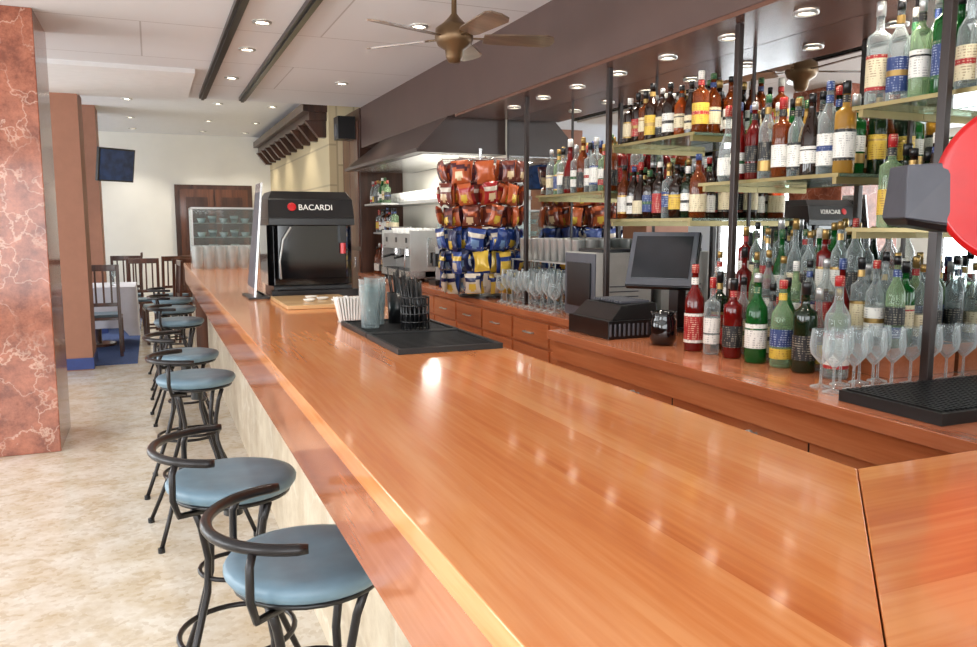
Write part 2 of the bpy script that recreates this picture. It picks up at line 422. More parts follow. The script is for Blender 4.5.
# mirrors
m_ = MB([M['mirror'], M['frame']])
m_.box(2.775, 2.799, .2, 6.2, .951, 2.369, 0)
for yy in (1.38, 2.32, 3.23, 4.06, 5.08, 6.19): m_.box(2.768, 2.776, yy, yy+.012, .951, 2.369, 1)
m_.obj('wall_mirror')
for k, yy in enumerate((1.875, 2.89, 3.965, 5.04)):
    p = MB([M['frame']]); w_ = .03 if k else .034
    p.box(2.39, 2.417, yy, yy+w_, .951, 2.369, 0)
    p.box(2.385, 2.419, yy-.004, yy+w_+.004, .951, .965, 0); p.obj('shelf_post', bevel=.003)

# ------------------------------------------------------------------ main bar
b = MB([M['bar_wood'], M['bar_wood_x'], M['fascia'], M['travertine'], M['black'], M['front_wood']])
b.prism([(.31, 9.2), (.31, .2), (1.06, .95), (1.06, 9.2)][::-1], 1.06, 1.10, 0)
b.prism([(.3125, .2), (1.905, .2), (1.905, .95), (1.0625, .95)], 1.06, 1.10, 1)
b.box(.316, .36, .26, 9.18, .90, 1.06, 2)
b.box(.325, 1.9, .215, .25, .90, 1.06, 2)
b.box(.34, 1.04, .25, 9.17, 1.03, 1.058, 4)
b.box(1.04, 1.9, .25, .93, 1.03, 1.058, 4)
b.box(.52, .9, .5, 9.1, 0, 1.03, 3)
b.box(.52, 1.9, .42, .8, 0, 1.03, 3)
b.box(.9, 1.0, .8, 9.1, 0.0, 1.03, 5)
b.box(.36, .5, .3, 9.15, .90, .92, 2)
b.box(.50, .52, .5, 9.1, .88, 1.03, 2)
b.obj('bar_counter', bevel=.002)

# ------------------------------------------------------------------ back counter
b = MB([M['back_wood'], M['front_wood'], M['satin'], M['dark_wood'], M['black']])
b.box(1.91, 2.774, .0, 3.75, .905, .95, 0)
b.box(1.935, 2.77, .0, 3.74, .80, .905, 1)
b.box(1.96, 2.77, .0, 3.73, .08, .80, 1)
b.box(2.02, 2.77, .0, 3.73, 0, .08, 4)
for yy in (1.2, 1.95, 2.7): b.box(1.957, 1.961, yy, yy+.006, .1, .79, 4)
for yy in (1.20, 1.62, 2.2, 2.95):
    b.X = Matrix.Translation((1.958, yy, .76)) @ Matrix.Rotation(-PI/2, 4, 'Y')
    b.lathe([(.008, 0), (.008, .02), (.02, .025), (.02, .04), (0, .045)], (0, 0, 0), 2, 14)
    b.X = Matrix.Identity(4)
b.box(2.23, 2.774, 3.75, 9.29, .91, .95, 0)
b.box(2.26, 2.77, 3.75, 9.29, .08, .91, 1)
b.box(2.3, 2.77, 3.75, 9.29, 0, .08, 4)
yy = 3.85
while yy < 9.1:
    b.box(2.244, 2.262, yy, yy+.52, .74, .885, 1)
    b.box(2.25, 2.262, yy, yy+.52, .12, .72, 1)
    b.tube([(2.244, yy+.2, .81), (2.222, yy+.2, .81), (2.222, yy+.32, .81), (2.244, yy+.32, .81)], .006, 2, 6)
    yy += .55
b.obj('back_counter', bevel=.004)

# riser for bottles
r_ = MB([M['back_wood']])
r_.box(2.43, 2.764, 2.38, 3.2, .951, 1.06, 0); r_.box(2.57, 2.764, 2.38, 3.2, 1.06, 1.18, 0)
r_.box(2.43, 2.764, 2.06, 2.38, .951, 1.06, 0)
r_.obj('bottle_riser')

# ------------------------------------------------------------------ bottles
def bottle(mb, x, y, z, h=.34, r=.04, kind=0, g=2, l=0, l2=2, cap=13):
    g = GI[g] if isinstance(g, str) else g
    if kind == 0:
        P = [(0, 0), (.92, 0), (1, .02), (1, .56), (.93, .62), (.6, .69), (.38, .74), (.34, .80), (.33, .90), (.38, .90), (.38, .99), (.3, 1), (0, 1)]
        lz = (.10, .44)
    elif kind == 1:
        P = [(0, 0), (.9, 0), (1, .02), (1, .62), (.95, .67), (.6, .70), (.36, .73), (.34, .78), (.33, .86), (.40, .86), (.40, .98), (.36, 1), (0, 1)]
        lz = (.14, .48)
    elif kind == 2:
        P = [(0, 0), (1.0, 0), (1.15, .05), (1.2, .22), (1.08, .42), (.75, .55), (.42, .64), (.34, .75), (.34, .86), (.44, .86), (.44, .97), (.36, 1), (0, 1)]
        lz = None
    else:
        P = [(0, 0), (.9, 0), (.95, .02), (.95, .45), (.85, .55), (.6, .66), (.42, .74), (.36, .82), (.33, .89), (.36, .89), (.36, .99), (.3, 1), (0, 1)]
        lz = (.1, .36)
    n = len(P)-1
    ms = [g]*n
    for i in (n-4, n-3, n-2, n-1): ms[i] = cap
    mb.lathe([(a*r, c_*h) for a, c_ in P], (x, y, z), 0, 16, ms)
    if lz:
        a, c_ = lz; rr = r*(1.012 if kind < 3 else .965)+.0006; d = c_-a
        st = random.random()
        if st < .25: cuts, ringm = (0, .1, .9, 1), [l2, l, l2]
        elif st < .5: cuts, ringm = (0, .45, .62, 1), [l, l2, l]
        elif st < .65: cuts, ringm = (0, .35, .42, 1), [l2, None, l]
        elif st < .8: cuts, ringm = (.2, .8, .86, 1), [l, l2, l]
        else: cuts, ringm = (0, .5, .8), [l, l]
        for i_, mm_ in enumerate(ringm):
            if mm_ is not None:
                mb.lathe([(rr, (a+d*cuts[i_])*h), (rr, (a+d*cuts[i_+1])*h)], (x, y, z), mm_, 16)
        if random.random() < .5:
            mb.lathe([(r*.36+.001, .77*h), (r*.355+.001, .85*h)], (x, y, z), l2, 12)
    else:
        mb.lathe([(1.16*r+.003, .09*h), (1.205*r+.002, .22*h), (1.15*r+.003, .32*h)], (x, y, z), l, 14)

def rb(mb, x, y, z, pal, h0=.30, h1=.37, r0=.034, r1=.042):
    g = random.choice(pal)
    bottle(mb, x+random.uniform(-.008, .008), y, z, random.uniform(h0, h1), random.uniform(r0, r1),
           random.choice([0, 0, 0, 1, 1, 3, 2]), g, 10+random.choice([0, 0, 0, 0, 1, 1, 1, 3, 3, 2, 4, 5]),
           10+random.choice([2, 3, 5, 6, 7, 3, 7]), random.choice([19, 19, 19, 18, 18, 17, 17, 12, 10, 16, 15]))

def shelf(y0, y1, z, pal, h0=.29, h1=.36, name='liquor_bottles', rows=(2.52, 2.62, 2.70), step=.085):
    s = MB([M['shelf_glass'], M['shelf_edge']])
    s.box(2.455, 2.762, y0, y1, z-.012, z, 0)
    s.box(2.447, 2.455, y0, y1, z-.014, z+.001, 1)
    for yy in (y0+.02, y1-.04): s.box(2.46, 2.774, yy, yy+.02, z-.040, z-.0125, 1)
    s.obj('glass_shelf')
    mb = MB(list(BM))
    for i, rx in enumerate(rows):
        yy = y0+.05+(i % 2)*.035
        while yy < y1-.045:
            rb(mb, rx, yy, z+.0005, pal, h0, h1); yy += step*random.uniform(.95, 1.1)
    mb.obj(name)
whis = ['amber', 'amber', 'orange', 'brown', 'amber', 'amber', 'brown']
shelf(1.42, 2.31, 1.94, ['green', 'clear', 'pale', 'clear', 'orange', 'clear', 'yellow'], .33, .38)
shelf(1.42, 2.31, 1.49, ['dkgreen', 'pale', 'brown', 'clear', 'dkgreen'], .28, .34)
shelf(2.36, 3.22, 1.70, ['clear', 'clear', 'brown', 'green', 'red', 'amber', 'clear', 'dkgreen', 'yellow'], .31, .37)
shelf(3.27, 4.05, 1.95, whis, .25, .31, step=.08)
shelf(3.27, 4.05, 1.535, ['brown', 'amber', 'amber', 'clear', 'brown', 'dkgreen', 'brown'], .26, .32, step=.08)
shelf(4.10, 5.0, 1.70, ['clear', 'clear', 'amber', 'red', 'clear', 'pale', 'amber'], .28, .35, step=.08)
# bottles on the counter, front rows
mb = MB(list(BM))
hero = [(2.19, 2.88, .38, .042, 0, 'red', 12, 10, 12), (2.20, 2.77, .33, .034, 1, 'clear', 10, 10, 12), (2.22, 2.66, .33, .040, 1, 'red', 13, 12, 19),
        (2.23, 2.53, .36, .043, 0, 'green', 10, 16, 18), (2.25, 2.41, .34, .042, 0, 'pale', 15, 14, 12), (2.25, 2.29, .34, .043, 1, 'dkgreen', 13, 10, 19),
        (2.27, 2.155, .37, .045, 0, 'clear', 10, 12, 12)]
for h in hero: bottle(mb, h[0], h[1], .9505, *h[2:])
mix = ['clear', 'pale', 'green', 'dkgreen', 'clear', 'red', 'amber', 'clear', 'blue', 'brown', 'clear']
yy = 2.22
while yy < 2.95: rb(mb, 2.335, yy, .9505, mix, .31, .35, .033, .036); yy += .085
mb.obj('counter_bottles')
mb = MB(list(BM))
for rx, z, ya, yb in ((2.485, 1.0605, 2.07, 3.18), (2.55, 1.0605, 2.09, 2.36), (2.63, 1.1805, 2.40, 3.18), (2.71, 1.1805, 2.42, 3.18), (2.63, 1.0605, 2.08, 2.36), (2.71, 1.0605, 2.1, 2.36)):
    yy = ya+.03
    while yy < yb-.03: rb(mb, rx, yy, z, ['clear', 'clear', 'pale', 'clear', 'green', 'red', 'dkgreen', 'clear'], .29, .35, .032, .036); yy += .082
mb.obj('riser_bottles')

# ------------------------------------------------------------------ glasses
def goblet(mb, x, y, z, h=.18, r=.036):
    mb.lathe([(.85*r, 0), (.8*r, .004), (.12*r, .012), (.1*r, h*.40), (.35*r, h*.45), (.9*r, h*.58), (r, h*.72), (.86*r, h)], (x, y, z), 0, 16)
def tumbler(mb, x, y, z, h=.12, r=.033):
    mb.lathe([(0, .002), (.8*r, 0), (r, h-.003), (r*1.03, h), (.98*r, h-.001)], (x, y, z), 0, 18)
mb = MB([M['clear']])
for i in range(8): goblet(mb, 2.06+i*.088, 1.96, .9505, .20, .041)
for i in range(4): goblet(mb, 2.09+i*.088, 2.045, .9505, .20, .041)
mb.obj('goblets_row')
for xs in ((2.325,), (2.48, 2.57, 2.66)):
    mb = MB([M['clear']])
    for xx in xs:
        for j in range(10): goblet(mb, xx, 4.47+j*.092, .9505, .24 if j % 3 else .19, .043)
    mb.obj('wine_glasses')
# low rack of glasses behind
s = MB([M['satin'], M['clear']])
s.box(2.44, 2.76, 4.48, 5.36, 1.25, 1.258, 0)
for yy in (4.435, 5.375):
    for xx in (2.445, 2.745): s.box(xx, xx+.01, yy, yy+.01, .9505, 1.258, 0)
s.box(2.44, 2.76, 4.435, 4.485, 1.25, 1.258, 0); s.box(2.44, 2.76, 5.355, 5.39, 1.25, 1.258, 0)
for xx in (2.50, 2.60, 2.70):
    for j in range(9): tumbler(s, xx, 4.5+j*.098, 1.2585, .15, .036)
s.obj('glass_rack')
mb = MB([M['clear']])
for i in range(3):
    for j in range(4): tumbler(mb, 2.32+i*.08, 6.2+j*.09, .9505, .15, .036)
for i in range(2):
    for j in range(4): tumbler(mb, 2.36+i*.08, 6.2+j*.09, 1.101, .15, .036)
mb.obj('water_glasses')
mb = MB([M['beerglass']])
for i in range(6):
    for j in range(3): tumbler(mb, .39+i*.10, 7.75+j*.2, 1.1005, .21, .044)
mb.obj('beer_glasses')

# ------------------------------------------------------------------ things on the bar
for y0 in (2.37, 2.78):
    m_ = MB([M['rubber']]); m_.box(.69, 1.045, y0, y0+.40, 1.1005, 1.108, 0)
    m_.box(.69, 1.045, y0, y0+.012, 1.108, 1.118, 0); m_.box(.69, 1.045, y0+.388, y0+.40, 1.108, 1.118, 0)
    m_.box(.69, .702, y0+.012, y0+.388, 1.108, 1.118, 0); m_.box(1.033, 1.045, y0+.012, y0+.388, 1.108, 1.118, 0)
    for i in range(14):
        m_.box(.71, 1.025, y0+.025+i*.026, y0+.033+i*.026, 1.108, 1.113, 0)
    m_.obj('bar_mat')
s = MB([M['black']])
cx, cy, cz = .90, 2.86, 1.1135
s.lathe([(0, 0), (.052, 0), (.052, .004), (0, .004)], (cx, cy, cz), 0, 20)
for zz in (.03, .06, .09, .12): s.tube([(cx+.052*math.cos(t*PI/12), cy+.052*math.sin(t*PI/12), cz+zz) for t in range(24)], .003, 0, 6, True)
for t in range(20):
    a = t*PI/10; s.tube([(cx+.052*math.cos(a), cy+.052*math.sin(a), cz), (cx+.052*math.cos(a), cy+.052*math.sin(a), cz+.12)], .0025, 0, 5)
s.box(cx-.046, cx+.046, cy-.002, cy+.002, cz+.005, cz+.115, 0)
for t in range(44):
    a = random.uniform(0, 2*PI); rr = random.uniform(0, .03); k = random.uniform(.8, 2.2)
    s.tube([(cx+rr*math.cos(a), cy+rr*math.sin(a), cz+.006), (cx+rr*k*math.cos(a)-.02, cy+rr*k*math.sin(a), cz+random.uniform(.16, .2))], .003, 0, 5)
s.obj('straw_holder')
s = MB([M['black']]); cx, cy = .90, 3.08
s.lathe([(0, 0), (.04, 0), (.044, .12), (.041, .12), (.037, .005), (0, .005)], (cx, cy, 1.1135), 0, 20)
for t in range(30):
    a = random.uniform(0, 2*PI); rr = random.uniform(0, .026)
    s.tube([(cx+rr*math.cos(a), cy+rr*math.sin(a), 1.12), (cx+rr*2*math.cos(a)-.01, cy+rr*2*math.sin(a), 1.1+random.uniform(.19, .24))], .003, 0, 5)
s.obj('stirrer_cup')
s = MB([M['clear2']])
for (cx, cy) in ((.80, 3.06), (.755, 2.965)):
    for k in range(3): tumbler(s, cx, cy, 1.1135+k*.022, .14, .042)
s.obj('stacked_tumblers')
s = MB([M['white'], M['satin']])
s.box(.70, .80, 3.24, 3.30, 1.1005, 1.105, 1)
for t in range(9):
    x0 = .705+t*.01
    s.hexa([(x0, 3.245, 1.105), (x0+.007, 3.245, 1.105), (x0+.007, 3.295, 1.105), (x0, 3.295, 1.105),
            (x0-.02+t*.004, 3.235, 1.205+random.uniform(-.01, .01)), (x0-.012+t*.004, 3.235, 1.205), (x0-.012+t*.004, 3.31, 1.205), (x0-.02+t*.004, 3.31, 1.205)], 0)
s.obj('napkin_holder')
s = MB([M['tray_wood'], M['white'], M['lgrey']])
s.box(.58, .95, 3.86, 4.42, 1.1005, 1.12, 0)
for (x, y) in ((.72, 4.05), (.80, 4.12), (.76, 4.22), (.85, 4.0)):
    s.lathe([(0, 0), (.022, 0), (.034, .012), (.03, .012), (.02, .004), (0, .004)], (x, y, 1.1202), 1, 14)
s.obj('serving_board', bevel=.003)
# drinks machine
s = MB([M['black'], M['gloss_black'], M['red'], M['lgrey'], M['satin']])
x0, x1, y0, y1 = .60, 1.08, 4.56, 4.98
s.box(x0+.02, x1-.02, y0+.02, y1-.02, 1.1005, 1.16, 0)
s.box(x0, x1, y0-.06, y0+.03, 1.1005, 1.14, 0)
s.box(x0+.03, x1-.03, y0-.055, y0+.02, 1.14, 1.146, 1)
s.prism([(x0+.03, y0+.06), (x1-.03, y0+.06), (x1, y0+.1), (x1, y1), (x0, y1), (x0, y0+.1)], 1.16, 1.5, 1)
s.prism([(x0+.05, y0+.02), (x1-.05, y0+.02), (x1-.03, y0+.06), (x0+.03, y0+.06)], 1.2, 1.5, 1)
s.prism([(x0, y0), (x1, y0), (x1, y1), (x0, y1)], 1.50, 1.54, 0)
s.hexa([(x0, y0, 1.54), (x1, y0, 1.54), (x1, y1, 1.54), (x0, y1, 1.54), (x0+.005, y0+.03, 1.645), (x1-.005, y0+.03, 1.645), (x1-.005, y1-.01, 1.645), (x0+.005, y1-.01, 1.645)], 0)
s.hexa([(x0+.005, y0+.03, 1.645), (x1-.005, y0+.03, 1.645), (x1-.005, y1-.01, 1.645), (x0+.005, y1-.01, 1.645), (x0+.03, y0+.08, 1.69), (x1-.03, y0+.08, 1.69), (x1-.03, y1-.04, 1.69), (x0+.03, y1-.04, 1.69)], 0)
s.tube([(x0+.06, y0+.015, 1.20), (x0+.055, y0+.01, 1.3), (x0+.075, y0+.005, 1.42), (x0+.12, y0+.005, 1.49)], .006, 4, 8)
s.box(x1-.09, x1-.05, y0-.01, y0+.06, 1.40, 1.5, 0)
s.cyl((x1-.07, y0+.0, 1.34), .016, .06, 'red', 12)
s.X = Matrix.Translation((x0+.13, y0+.014, 1.602)) @ Matrix.Rotation(PI/2-.28, 4, 'X')
s.lathe([(.024, 0), (.024, .004), (0, .004)], (0, 0, 0), 2, 20); s.X = Matrix.Identity(4)
slush = s.obj('drinks_machine', bevel=.01)
fc = bpy.data.curves.new('logo_text', 'FONT'); fc.body = 'BACARDI'; fc.size = .046; fc.extrude = .001
fo = bpy.data.objects.new('logo_text', fc); S.collection.objects.link(fo); fc.materials.append(M['white'])
fo.rotation_euler = (PI/2-.28, 0, 0); fo.location = (x0+.165, y0+.0105, 1.585); fo.parent = slush
# menu stand
s = MB([M['steel'], M['black'], M['grey']])
s.hexa([(.50, 4.48, 1.11), (.512, 4.48, 1.11), (.512, 4.80, 1.11), (.50, 4.80, 1.11), (.56, 4.53, 1.73), (.572, 4.53, 1.73), (.572, 4.75, 1.73), (.56, 4.75, 1.73)], 0)
s.hexa([(.4995, 4.50, 1.16), (.511, 4.50, 1.16), (.511, 4.78, 1.16), (.4995, 4.78, 1.16), (.5525, 4.545, 1.68), (.566, 4.545, 1.68), (.566, 4.735, 1.68), (.5525, 4.735, 1.68)], 2)
s.box(.47, .585, 4.47, 4.81, 1.1005, 1.11, 1)
s.tube([(.512, 4.62, 1.15), (.57, 4.62, 1.11)], .006, 1, 6)
s.obj('menu_stand', bevel=.002)

# ------------------------------------------------------------------ stools
def stool(x, y, rz=0):
    s = MB([M['vinyl'], M['tube'], M['black']])
    s.lathe([(0, .735), (.15, .735), (.172, .742), (.182, .757), (.183, .768), (.176, .778), (.15, .784), (.08, .782), (0, .780)], (0, 0, 0), 0, 36)
    s.lathe([(0, .715), (.12, .715), (.165, .727), (.165, .736), (0, .736)], (0, 0, 0), 2, 28)
    s.cyl((0, 0, .66), .028, .06, 2)
    for sx in (-1, 1):
        for sy in (-1, 1):
            s.tube([(sx*.10, sy*.10, .718), (sx*.085, sy*.085, .66), (sx*.07, sy*.07, .56), (sx*.075, sy*.075, .46), (sx*.11, sy*.11, .32), (sx*.17, sy*.17, .14), (sx*.215, sy*.215, .015)], .0105, 1, 8)
            s.cyl((sx*.216, sy*.216, .0), .016, .022, 2, 10)
    s.tube([(.165*math.cos(t*PI/16), .165*math.sin(t*PI/16), .30) for t in range(32)], .0085, 1, 8, True)
    s.tube([(.10*math.cos(t*PI/12), .10*math.sin(t*PI/12), .50) for t in range(24)], .007, 1, 8, True)
    A = arc(-.01, 0, .872, .203, 97, 263, 28)
    s.tube(A, [.010]+[.0125]*(len(A)-2)+[.010], 1, 10)
    for a in (128, 232):
        ca, sa = math.cos(math.radians(a)), math.sin(math.radians(a))
        s.tube([(-.01+.203*ca, .203*sa, .868), (-.01+.218*ca, .218*sa, .84), (-.01+.22*ca, .22*sa, .77), (-.01+.2*ca, .2*sa, .72), (.10*ca, .10*sa, .705)], .009, 1, 8)
    s.obj('bar_stool', (x, y, 0), rz)
for x, y, r in ((.290, 1.72, .0), (.185, 2.38, -.12), (.17, 4.08, .1), (.15, 4.85, -.1), (.17, 6.6, .05), (.16, 7.6, 0), (.16, 8.5, .1)):
    stool(x, y, r)

# ------------------------------------------------------------------ fan
s = MB([M['brass'], M['blade'], M['black']])
s.lathe([(0, 2.37), (.03, 2.375), (.045, 2.40), (.05, 2.44), (.09, 2.465), (.105, 2.50), (.10, 2.55), (.06, 2.58), (.03, 2.61), (.015, 2.63), (.012, 2.80), (.05, 2.81), (.06, 2.8495), (0, 2.8495)], (0, 0, 0), 0, 24)
for k in range(5):
    s.X = Matrix.Rotation(math.radians(-14+72*k), 4, 'Z')
    s.box(.09, .19, -.012, .012, 2.50, 2.506, 0)
    s.X = s.X @ Matrix.Translation((0, 0, 2.503)) @ Matrix.Rotation(math.radians(-13), 4, 'X')
    s.prism([(.16, -.045), (.2, -.055), (.5, -.068), (.54, -.05), (.555, 0), (.54, .05), (.5, .068), (.2, .055), (.16, .045)], -.004, .004, 1)
s.X = Matrix.Identity(4)
s.obj('ceiling_fan', (1.56, 4.2, 0))

# ------------------------------------------------------------------ hood and far right wall
s = MB([M['hood'], M['steel'], M['lamp']])
s.hexa([(2.02, 6.3, 2.12), (2.795, 6.3, 2.12), (2.795, 8.9, 2.12), (2.02, 8.9, 2.12), (2.28, 6.3, 2.385), (2.795, 6.3, 2.385), (2.795, 8.3, 2.385), (2.28, 8.3, 2.385)], 0)
s.box(2.01, 2.795, 6.29, 8.91, 2.09, 2.12, 0)
s.box(2.10, 2.75, 6.4, 8.8, 2.085, 2.09, 1)
s.obj('range_hood')
s = MB([M['dark_wood'], M['door_wood'], M['steel']])
s.box(2.28, 2.795, 9.31, 10.14, 0, 2.845, 0)
for yy in (9.35, 9.74):
    s.box(2.262, 2.28, yy, yy+.37, .1, 1.2, 1); s.box(2.262, 2.28, yy, yy+.37, 1.25, 2.7, 1)
    s.box(2.25, 2.262, yy+.17, yy+.19, 1.0, 1.12, 2)
s.obj('tall_cabinet', bevel=.004)
s = MB([M['black'], M['grey']])
s.box(2.06, 2.26, 9.42, 9.66, 2.50, 2.76, 0)
s.X = Matrix.Translation((2.058, 9.54, 2.60)) @ Matrix.Rotation(-PI/2, 4, 'Y')
s.lathe([(.08, 0), (.075, .006), (.03, -.0), (0, .004)], (0, 0, 0), 1, 20); s.X = Matrix.Identity(4)
s.obj('wall_speaker')
simple('wall_stone', 'stoneblk', (2.1, 2.799, 10.15, 15.499, 0, 3.099))
s = MB([M['dark_wood']])
s.box(1.80, 2.099, 10.2, 15.4, 2.9, 3.0, 0); s.box(1.88, 2.099, 10.25, 15.4, 2.8, 2.9, 0)
yy = 10.3
while yy < 15.3:
    s.hexa([(2.0, yy, 2.6), (2.099, yy, 2.6), (2.099, yy+.12, 2.6), (2.0, yy+.12, 2.6), (1.84, yy, 2.8), (2.099, yy, 2.8), (2.099, yy+.12, 2.8), (1.84, yy+.12, 2.8)], 0); yy += .55
s.obj('trim_cornice')
s = MB([M['door_wood'], M['dark_wood'], M['brass']])
s.box(.42, 1.75, 15.42, 15.499, 0, 2.22, 1)
for a in (.50, 1.10):
    s.box(a, a+.57, 15.39, 15.43, .02, 2.14, 0)
    for z0, z1 in ((.2, .9), (1.05, 2.0)): s.box(a+.1, a+.47, 15.375, 15.392, z0, z1, 1)
s.cyl((1.06, 15.36, 1.0), .02, .1, 2, 8)
s.obj('door_1')

# ------------------------------------------------------------------ espresso machine, grinder
s = MB([M['steel'], M['black'], M['white'], M['satin']])
y0, y1 = 7.35, 8.35
s.box(2.42, 2.74, y0, y1, 1.0, 1.42, 3); s.box(2.28, 2.44, y0, y1, 1.27, 1.42, 3)
s.box(2.26, 2.74, y0, y1, .99, 1.06, 0); s.box(2.28, 2.42, y0+.04, y1-.04, 1.06, 1.065, 1)
s.box(2.44, 2.70, y0-.012, y0-.002, 1.10, 1.38, 0)
s.box(2.47, 2.67, y0-.016, y0-.012, 1.14, 1.24, 1)
for yy in (y0+.0, y1-.02):
    s.box(2.27, 2.74, yy-.005, yy+.02, 1.06, 1.45, 3)
for xx in (2.3, 2.7):
    for yy in (y0+.05, y1-.05): s.cyl((xx, yy, .9505), .02, .04, 1, 10)
for yy in (y0+.3, y0+.7):
    s.cyl((2.35, yy, 1.2), .035, .07, 0, 14); s.tube([(2.35, yy, 1.2), (2.28, yy, 1.2), (2.2, yy, 1.18)], .013, 1, 8)
for yy in (y0+.08, y1-.1): s.tube([(2.3, yy, 1.3), (2.25, yy, 1.28), (2.24, yy, 1.1)], .006, 0, 6)
s.tube([(2.3, y0+.03, 1.48), (2.3, y1-.03, 1.48)], .006, 0, 6)
for yy in (y0+.15, y0+.5, y0+.85): s.box(2.277, 2.28, yy-.03, yy+.03, 1.33, 1.38, 1)
for i in range(3):
    for j in range(9):
        s.lathe([(0, 0), (.02, 0), (.035, .05), (.031, .05), (.018, .005), (0, .005)], (2.38+i*.11, y0+.08+j*.1, 1.421), 2, 12)
s.obj('espresso_machine', bevel=.004)
s = MB([M['satin'], M['black'], M['case_glass'], M['brown']])
s.box(2.38, 2.6, 6.93, 7.12, .9505, 1.0, 1); s.box(2.44, 2.6, 6.95, 7.10, 1.0, 1.3, 0)
s.lathe([(.04, 0), (.08, .15), (.08, .2), (.083, .2), (.083, .215), (0, .22)], (2.52, 7.035, 1.3), 2, 16)
s.cyl((2.42, 7.035, 1.12), .035, .12, 1, 12)
s.obj('coffee_grinder')
s = MB([M['satin'], M['white']])
s.box(2.5, 2.795, 6.3, 9.2, 1.72, 1.75, 0)
for i in range(2):
    for j in range(23):
        s.lathe([(0, 0), (.03, 0), (.045, .1), (.04, .1), (.02, .005), (0, .005)], (2.57+i*.12, 6.4+j*.12, 1.7505), 1, 12)
s.obj('cup_shelf')
mb = MB(list(BM))
for yy in [8.5+.1*k for k in range(7)]: rb(mb, 2.42, yy, .9505, whis); rb(mb, 2.55, yy, .9505, mix)
mb.obj('syrup_bottles')
for zz in (1.40, 1.72):
    s = MB([M['satin']]); s.box(2.4 if zz < 1.5 else 2.3, 2.795 if zz < 1.5 else 2.495, 8.45, 9.2, zz, zz+.02, 0); s.obj('wall_shelf')
    mb = MB(list(BM))
    for yy in [8.52+.1*k for k in range(7)]: rb(mb, 2.46 if zz < 1.5 else 2.39, yy, zz+.0205, ['clear', 'pale', 'amber', 'green', 'brown'], .24, .28)
    mb.obj('syrup_bottles')
mb = MB([M['white'], M['satin']])
for k in range(8): mb.lathe([(0, 0), (.05, 0), (.08, .012), (.078, .014), (0, .006)], (2.42, 6.66, .9505+k*.013), 0, 18)
mb.cyl((2.6, 6.75, .9505), .05, .16, 1, 16); mb.tube([(2.55, 6.75, 1.08), (2.51, 6.75, 1.06), (2.51, 6.75, 1.0), (2.55, 6.75, .98)], .006, 1, 6)
mb.obj('saucer_stack')

# ------------------------------------------------------------------ snack rack
def bag(mb, X, w, h, t, m1, m2, m3):
    nx, nz = 8, 10; ph1 = random.uniform(0, 6); a2 = random.uniform(-.5, .5)
    for sgn in (1, -1):
        vs = []
        for j in range(nz+1):
            for i in range(nx+1):
                u, v = i/nx*2-1, j/nz*2-1
                bu = max(0, (1-abs(u)**2.2))**.7*max(0, (1-abs(v)**2.6))**.8
                wr = .004*math.sin(9*u+ph1)*abs(v)+.002*math.sin(14*v+ph1)*bu
                vs.append((u*w/2*(1-.16*(1-v*v)**2), sgn*(t/2*bu)+wr, v*h/2))
        o = len(mb.v); mb.v += [tuple(X @ Vector(q)) for q in vs]
        for j in range(nz):
            for i in range(nx):
                a = o+j*(nx+1)+i
                mb.f.append([a, a+1, a+nx+2, a+nx+1])
                u, v = (i+.5)/nx*2-1, (j+.5)/nz*2-1
                q = (u*1.1)**2+((v+.35)*1.3)**2
                mm = m2 if q < .3 else (m3 if abs(v-.45+a2*u*.5) < .2 else m1)
                mb.mi.append(mb.idx(mm)); mb.sm.append(True)
bagm = {k: pmat('snack_'+k, v, .28, coat=.4, metal=.1) for k, v in {'orange': (182, 88, 46), 'brown': (112, 52, 40), 'plum': (72, 30, 42), 'red': (160, 30, 32), 'blue': (34, 62, 132), 'navy': (22, 34, 78), 'yellow': (214, 180, 66), 'cream': (216, 190, 150), 'lblue': (110, 146, 190), 'white': (206, 196, 180)}.items()}
s = MB([M['steel'], M['black']]); cx, cy = 2.34, 5.74
s.cyl((cx, cy, .9505), .17, .015, 1, 24); s.cyl((cx, cy, .96), .012, 1.12, 0, 10)
tiers = [(1.90, ('orange', 'brown', 'plum'), ('cream', 'orange'), ('plum', 'orange', 'brown')), (1.735, ('brown', 'orange', 'red'), ('cream', 'yellow'), ('orange', 'red', 'white')), (1.57, ('plum', 'orange', 'brown'), ('cream', 'yellow', 'orange'), ('brown', 'plum', 'orange')),
         (1.405, ('navy', 'blue', 'blue'), ('lblue', 'yellow'), ('blue', 'navy', 'white')), (1.24, ('blue', 'navy', 'yellow'), ('yellow', 'lblue', 'white'), ('blue', 'yellow')), (1.08, ('blue', 'yellow', 'white'), ('yellow', 'lblue'), ('navy', 'blue'))]
for zt, a, b_, c_ in tiers:
    s.tube([(cx+.2*math.cos(t*PI/12), cy+.2*math.sin(t*PI/12), zt+.092) for t in range(24)], .004, 0, 6, True)
    n = 10 if zt > 1.2 else 7
    for t in range(n):
        an = 2*PI*t/n+zt*3
        s.tube([(cx, cy, zt+.092), (cx+.31*math.cos(an), cy+.31*math.sin(an), zt+.088), (cx+.32*math.cos(an), cy+.32*math.sin(an), zt+.10)], .003, 0, 5)
        for rr in (.15, .20, .255, .31):
            if rr == .15 and t % 2: continue
            dz = random.uniform(-.022, .004)
            X = Matrix.Translation((cx+rr*math.cos(an), cy+rr*math.sin(an), zt+dz)) @ Matrix.Rotation(an+PI/2+random.uniform(-.45, .45), 4, 'Z') @ Matrix.Rotation(random.uniform(-.12, .25), 4, 'X') @ Matrix.Rotation(random.uniform(-.18, .18), 4, 'Y')
            bag(s, X, random.uniform(.115, .14), random.uniform(.14, .165), .05, bagm[random.choice(a)], bagm[random.choice(b_)], bagm[random.choice(c_)])
s.obj('snack_rack', recalc=False)

